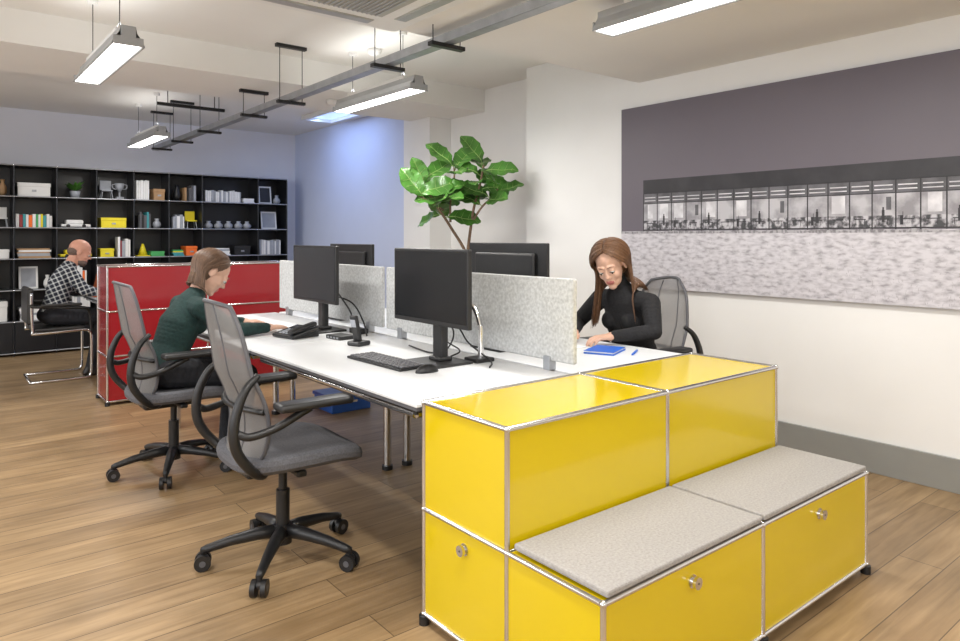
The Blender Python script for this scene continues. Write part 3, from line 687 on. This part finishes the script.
# ---------------------------------------------------------------- people
def basis(f,side):
    f=V(f).normalized(); s=V(side); s=(s-f*s.dot(f)).normalized(); u=f.cross(s).normalized()
    return f,s,u
def frame3(f,s,u): return Matrix((f,s,u)).transposed()
def face_up(face,side): return basis(face,side)[2]
class Person:
    def __init__(s,labels): s.p=[]; s.labels=labels
    def cap(s,a,c,ra,rc,l): s.p.append(('c',V(a),V(c),ra,rc,l))
    def ell(s,c,r,R,l): s.p.append(('e',V(c),r,R,l))
    def chain(s,pts,rs,l):
        for i in range(len(pts)-1): s.cap(pts[i],pts[i+1],rs[i],rs[i+1],l)
    def loft(s,st,side,l,n=6):
        for i in range(len(st)-1):
            a,b_=st[i],st[i+1]; ax=(V(b_[0])-V(a[0])).normalized(); S=(V(side)-ax*V(side).dot(ax)).normalized(); F=S.cross(ax)
            for j in range(n+1):
                t=j/n; c=V(a[0]).lerp(V(b_[0]),t); hw=a[1]*(1-t)+b_[1]*t; hd=a[2]*(1-t)+b_[2]*t
                s.ell(c,(hd,hw,min(hd,.075)),frame3(F,S,ax),l)
    def hand(s,w,d,n,thumb,curl=(.25,.45,.35),skin='skin'):
        w=V(w); d=V(d).normalized(); n=V(n); n=(n-d*n.dot(d)).normalized(); S=d.cross(n)
        if S.dot(V(thumb))<0: S=-S
        for i,L in enumerate((.066,.074,.069,.053)):
            o=(1.5-i)*.0195; k=w+d*(.083-.003*abs(i-1))+S*o
            s.cap(w+S*o*.5,k,.015,.0115,skin)
            p=k; ang=0; dd=(d+S*o*1.2).normalized()
            for fr,cu,r0,r1 in ((.45,curl[0],.0098,.0088),(.30,curl[1],.0088,.008),(.25,curl[2],.008,.0068)):
                ang+=cu; v=dd*math.cos(ang)+n*math.sin(ang); q2=p+v*(L*fr); s.cap(p,q2,r0,r1,skin); p=q2
        t0=w+d*.022+S*.024; t1=t0+(d*.65+S*.6+n*.25).normalized()*.036; t2=t1+(d*.9+S*.25+n*.3).normalized()*.028
        s.cap(w+d*.01+S*.01,t0,.016,.014,skin); s.cap(t0,t1,.0135,.0105,skin); s.cap(t1,t2,.0105,.008,skin)
    def head(s,c,f,side,hair='hair',bald=False,skin='skin',beard=None):
        f,sd,u=basis(f,side); R=frame3(f,sd,u); c=V(c); L=lambda a,b_,z:c+f*a+sd*b_+u*z
        s.ell(L(-.012,0,.034),(.094,.075,.084),R,skin); s.ell(L(.028,0,-.018),(.064,.060,.084),R,skin)
        s.ell(L(.035,0,-.068),(.050,.047,.044),R,skin); s.ell(L(.066,0,-.096),(.022,.024,.018),R,skin)
        s.cap(L(.086,0,.012),L(.104,0,-.024),.006,.0095,skin)
        for q in (-1,1):
            s.ell(L(.055,q*.033,-.026),(.028,.024,.028),R,skin); s.cap(L(.083,q*.014,.026),L(.074,q*.045,.024),.009,.008,skin)
            s.ell(L(.096,q*.010,-.028),(.009,.007,.007),R,skin)
            s.ell(L(-.006,q*.077,-.008),(.019,.008,.031),R,skin)
            s.ell(L(.079,q*.031,.009),(.0145,.0155,.010),R,skin)
        s.cap(L(.087,-.016,-.060),L(.087,.016,-.060),.0065,.0065,'lip'); s.cap(L(.084,-.013,-.069),L(.084,.013,-.069),.0065,.0065,'lip')
        if not bald:
            s.ell(L(-.026,0,.044),(.096,.083,.087),R,hair); s.ell(L(-.045,0,-.01),(.068,.080,.085),R,hair)
        else:
            s.ell(L(-.050,0,-.012),(.056,.0775,.045),R,hair)
            if beard: s.ell(L(.045,0,-.082),(.050,.051,.036),R,beard)
        return c,f,sd,u
    def build(s,name,voxel=.0042):
        bm=bmesh.new()
        def sph(c,r):
            bmesh.ops.create_icosphere(bm,subdivisions=2,radius=r,matrix=Matrix.Translation(c))
        for p in s.p:
            if p[0]=='c':
                _,a,c,ra,rc,l=p; d=c-a; n=max(2,int(d.length/(min(ra,rc)*.5))+1); n=min(n,40)
                for i in range(n+1):
                    t=i/n; sph(a.lerp(c,t),ra*(1-t)+rc*t)
            else:
                _,c,r,R,l=p
                bmesh.ops.create_icosphere(bm,subdivisions=3,radius=1,matrix=Matrix.Translation(c)@R.to_4x4()@Matrix.Diagonal((*r,1)))
        me=bpy.data.meshes.new('tmp'); bm.to_mesh(me); bm.free()
        o=bpy.data.objects.new('tmp',me); COL.objects.link(o)
        md=o.modifiers.new('r','REMESH'); md.mode='VOXEL'; md.voxel_size=voxel
        sm=o.modifiers.new('s','SMOOTH'); sm.factor=.5; sm.iterations=4
        dg=bpy.context.evaluated_depsgraph_get(); nm=bpy.data.meshes.new_from_object(o.evaluated_get(dg)); nm.name=name
        bpy.data.objects.remove(o)
        nm.materials.clear(); keys=list(s.labels)
        for k in keys: nm.materials.append(M[s.labels[k]])
        nf=len(nm.polygons); C=np.empty(nf*3); nm.polygons.foreach_get('center',C); C=C.reshape(-1,3)
        best=np.full(nf,1e9); idx=np.zeros(nf,int)
        for p in s.p:
            if p[0]=='c':
                _,a,c,ra,rc,l=p; a=np.array(a);d=np.array(c)-a; dd=max(1e-9,d@d); t=np.clip(((C-a)@d)/dd,0,1)
                dist=np.linalg.norm(C-a-t[:,None]*d,axis=1)-(ra*(1-t)+rc*t)
            else:
                _,c,r,R,l=p; q=(C-np.array(c))@np.array(R); rr=np.array(r); k0=np.linalg.norm(q/rr,axis=1); k1=np.linalg.norm(q/rr**2,axis=1)+1e-9
                dist=k0*(k0-1)/k1
            mk=dist<best; best[mk]=dist[mk]; idx[mk]=keys.index(l)
        nm.polygons.foreach_set('material_index',idx.astype(np.int32)); nm.polygons.foreach_set('use_smooth',np.ones(nf,bool)); nm.update()
        ob=bpy.data.objects.new(name,nm); COL.objects.link(ob); return ob
def face_details(fr,hk,parent,lidded=True):
    c,f,s,u=fr; b=MB(); L=lambda a,b_,z:c+f*a+s*b_+u*z
    for q in (-1,1):
        b.ell(L(.0815,q*.031,.001),(.0115,)*3,'eye',sub=3); b.ell(L(.0895,q*.031,-.005),(.0050,)*3,'iris',sub=2)
        b.tube([L(.088,q*.018,.001),L(.0950,q*.030,.001),L(.087,q*.045,-.002)],.0020,'iris',seg=6)
        b.tube([L(.094,q*.014,.026),L(.091,q*.030,.031),L(.079,q*.048,.027)],[.0015,.0025,.001],hk,seg=6)
    o=b.obj('face_details'); o.parent=parent
RA=(.101,.086,.090)
def combed_hair(fr,k,parent,length,body,az0=70,seed=1,ns=420,rad=.0019,puff=.06,flare=0,layers=(0,.05)):
    """hair parted at the crown: even sheets of locks on each side with fine strands over them"""
    rnd=random.Random(seed); c,f,s,u=fr; b=MB(); cc=c-f*.022+u*.032
    def path(sgn,w,off,LL,jit=0):
        el=math.radians(48+112*w); az=math.radians(az0+(176-az0)*w+jit)
        l0=V((math.cos(el),sgn*.02,math.sin(el))).normalized(); l1=V((math.cos(az),sgn*math.sin(az),-.35)).normalized()
        pts=[]; mm=9; om=l0.angle(l1)
        for j in range(mm+1):
            t=j/mm; q=(l0*math.sin((1-t)*om)+l1*math.sin(t*om))/math.sin(om)
            q=q*(1.0+off+puff*math.sin(math.pi*t*.6)); pts.append(cc+f*q.x*RA[0]+s*q.y*RA[1]+u*q.z*RA[2])
        d=(pts[-1]-pts[-2]).normalized(); p=pts[-1]; m=16; st=LL/m
        out=(s*sgn*math.sin(az)+f*math.cos(az)*.6)
        for j in range(m):
            d=(d*.70+V((0,0,-1))*.30+out*flare).normalized(); p=p+d*st
            e=p-cc; l=V((e.dot(f)/RA[0],e.dot(s)/RA[1],e.dot(u)/RA[2])); lim=1.02+off
            if l.length<lim: l=l*(lim/max(l.length,1e-6)); p=cc+f*l.x*RA[0]+s*l.y*RA[1]+u*l.z*RA[2]
            e=p-c; a,bb,z=e.dot(f),e.dot(s),e.dot(u)
            if a>-.01 and -.15<z<.04 and sgn*bb<.067+off*.1: p=p+s*(sgn*(.067+off*.1)-bb)
            for (q0,q1,r) in body:
                ab=q1-q0; t=max(0,min(1,(p-q0).dot(ab)/ab.dot(ab))); x=q0+ab*t; e=p-x; rr=r+.006+off*.1
                if e.length<rr: p=x+e.normalized()*rr
            pts.append(p.copy())
        return pts
    n=40
    for sgn in (-1,1):
        for lay in layers:
            grid=[path(sgn,i/(n-1),lay+.012*math.sin(i*2.1),length*(1-.04*math.sin(i*1.7)-lay*1.0)) for i in range(n)]
            m=len(grid[0]); vs=[p for g in grid for p in g]
            fs=[(i*m+j,(i+1)*m+j,(i+1)*m+j+1,i*m+j+1) for i in range(n-1) for j in range(m-1)]
            b.add(vs,fs,k,True)
        for i in range(ns):
            g=path(sgn,rnd.random(),rnd.uniform(.0,max(layers)+.05),length*rnd.uniform(.85,1.06),rnd.uniform(-.05,.05))
            b.tube(g,[rad*(1-.75*(j/len(g))**4) for j in range(len(g))],k,seg=4)
    o=b.obj('hair'); o.parent=parent; return o

def seated(name,fw,side,pel,chest,neck,head,face,arms,legs,labels,turtle=False,female=True,bald=False,shw=.17,beard=None):
    p=Person(labels); fw=V(fw).normalized(); side=V(side); pel,chest,neck,head=map(V,(pel,chest,neck,head))
    k=1 if female else 1.12
    waist=pel.lerp(chest,.45)
    p.loft([(pel,.165*k,.115),(waist,.128*k,.098)],side,'top'); p.loft([(waist,.128*k,.098),(chest,.148*k,.108)],side,'top')
    up=chest.lerp(neck,.62); p.loft([(chest,.148*k,.108),(up,.125*k,.08)],side,'top'); p.loft([(up,.125*k,.08),(neck,.055,.052)],side,'top')
    p.ell(pel-V((0,0,.02)),(.13,.175*k,.09),frame3(*basis(fw,side)),'trouser')
    if female:
        for q in (-1,1): p.ell(chest+fw*.075+side*q*.065,(.055,.055,.055),Matrix.Identity(3),'top')
    hb=head-face_up(face,side)*.06-V(face).normalized()*.02
    p.cap(neck-V((0,0,.01)),hb,.050 if female else .058,.046 if female else .055,'top' if turtle else 'skin')
    if turtle: p.cap(neck.lerp(hb,.6),hb,.043,.044,'skin')
    for q,(el,wr,hd,palm,th) in zip((-1,1),arms):
        sh=up+side*q*shw-V((0,0,.005)); el=V(el); wr=V(wr)
        p.cap(up+side*q*.08,sh,.062,.056*k,'top'); p.chain([sh,sh.lerp(el,.4),el],[.056*k,.052*k,.043*k],'top')
        wd=(wr-el).normalized(); p.chain([el,el.lerp(wr,.35),wr-wd*.02],[.043*k,.041*k,.031*k],'top'); p.cap(wr-wd*.04,wr+wd*.01,.024,.023,'skin')
        p.hand(wr,hd,palm,th)
    for q,(kn,an,toe) in zip((-1,1),legs):
        hip=pel+side*q*.095-V((0,0,.015)); kn,an,toe=map(V,(kn,an,toe))
        p.chain([hip,hip.lerp(kn,.5),kn],[.088*k,.078*k,.060*k],'trouser'); p.chain([kn,kn.lerp(an,.35),an],[.058*k,.055*k,.038],'trouser')
        fd=(toe-an); fd.z=0; fd.normalize(); heel=V((an.x,an.y,.034))-fd*.03
        p.cap(an,heel,.036,.034,'shoe'); p.chain([heel,V((toe.x,toe.y,.034))-fd*.07,V((toe.x,toe.y,.028))],[.034,.038,.028],'shoe')
        p.cap(an,V((an.x,an.y,.045))+fd*.05,.036,.036,'shoe')
    fr=p.head(head,face,side,bald=bald,beard=beard)
    body=p.build('body'); e=bpy.data.objects.new(name,None); COL.objects.link(e); body.parent=e
    caps=[(neck-V((0,0,.02)),hb,.058),(up-side*shw,up+side*shw,.070),(chest,up,.120),(waist,chest,.115)]
    return e,fr,caps

fw=V((-1,-.05,0)).normalized(); side=V((0,0,1)).cross(fw)
e,fr,caps=seated('seated_woman',fw,side,(3.17,2.50,.575),(3.09,2.49,.83),(3.01,2.48,1.015),(2.905,2.465,1.145),(-.80,-.36,-.46),
  [((2.96,2.76,.80),(2.78,2.62,.775),(-1,-.35,-.05),(0,0,-1),(0,-1,0)),
   ((2.97,2.23,.80),(2.81,2.38,.775),(-1,.30,-.05),(0,0,-1),(0,1,0))],
  [((2.78,2.60,.50),(2.84,2.60,.09),(2.66,2.62,0)),((2.78,2.40,.50),(2.84,2.38,.09),(2.66,2.36,0))],
  {'top':'swblack','skin':'skin','trouser':'trouser','shoe':'shoe','lip':'lip','hair':'hair'},turtle=True)
face_details(fr,'hair',e); combed_hair(fr,'hair',e,.34,caps,az0=72,seed=3,ns=520,puff=.12,flare=.045,layers=(0,.06,.12))
fw=V((1,.05,0)).normalized(); side=V((0,0,1)).cross(fw)
e,fr,caps=seated('seated_woman',fw,side,(1.05,4.07,.575),(1.14,4.09,.80),(1.235,4.11,.97),(1.325,4.115,1.085),(.76,-.14,-.68),
  [((1.37,3.86,.775),(1.58,3.90,.768),(1,.2,-.03),(0,0,-1),(0,1,0)),
   ((1.37,4.33,.775),(1.57,4.26,.768),(1,-.15,-.03),(0,0,-1),(0,-1,0))],
  [((1.48,3.97,.50),(1.43,3.96,.09),(1.60,3.95,0)),((1.48,4.19,.50),(1.43,4.20,.09),(1.60,4.2,0))],
  {'top':'swgreen','skin':'skin','trouser':'trouser','shoe':'shoe','lip':'lip','hair':'hairl'})
face_details(fr,'hairl',e); combed_hair(fr,'hairl',e,.17,caps,az0=96,seed=5,ns=420,puff=.10,flare=.02)
fw=V((1,0,0)); side=V((0,0,1)).cross(fw)
e,fr,caps=seated('seated_man',fw,side,(.96,7.42,.60),(1.02,7.42,.86),(1.10,7.42,1.045),(1.175,7.42,1.15),(.9,-.12,-.38),
  [((1.18,7.18,.80),(1.36,7.27,.775),(1,.2,-.03),(0,0,-1),(0,1,0)),((1.18,7.66,.80),(1.36,7.57,.775),(1,-.2,-.03),(0,0,-1),(0,-1,0))],
  [((1.36,7.32,.54),(1.24,7.31,.09),(1.42,7.30,0)),((1.36,7.52,.54),(1.30,7.52,.09),(1.48,7.54,0))],
  {'top':'plaid','skin':'skinm','trouser':'trouser','shoe':'shoe','lip':'lip','hair':'hairg'},female=False,bald=True,shw=.19,beard='hair')
face_details(fr,'hairg',e)

# ---------------------------------------------------------------- world, camera
w=bpy.data.worlds.new('world'); SC.world=w; w.use_nodes=True
w.node_tree.nodes['Background'].inputs[0].default_value=(.75,.85,1,1); w.node_tree.nodes['Background'].inputs[1].default_value=.8
SC.view_settings.view_transform='Standard'; SC.view_settings.exposure=0
cam=bpy.data.cameras.new('camera'); co=bpy.data.objects.new('camera',cam); COL.objects.link(co); SC.camera=co
co.location=(0,0,1.294); co.rotation_euler=(math.pi/2,0,-math.radians(39)); cam.sensor_width=36; cam.lens=25.99; cam.shift_y=-.087; cam.clip_start=.05
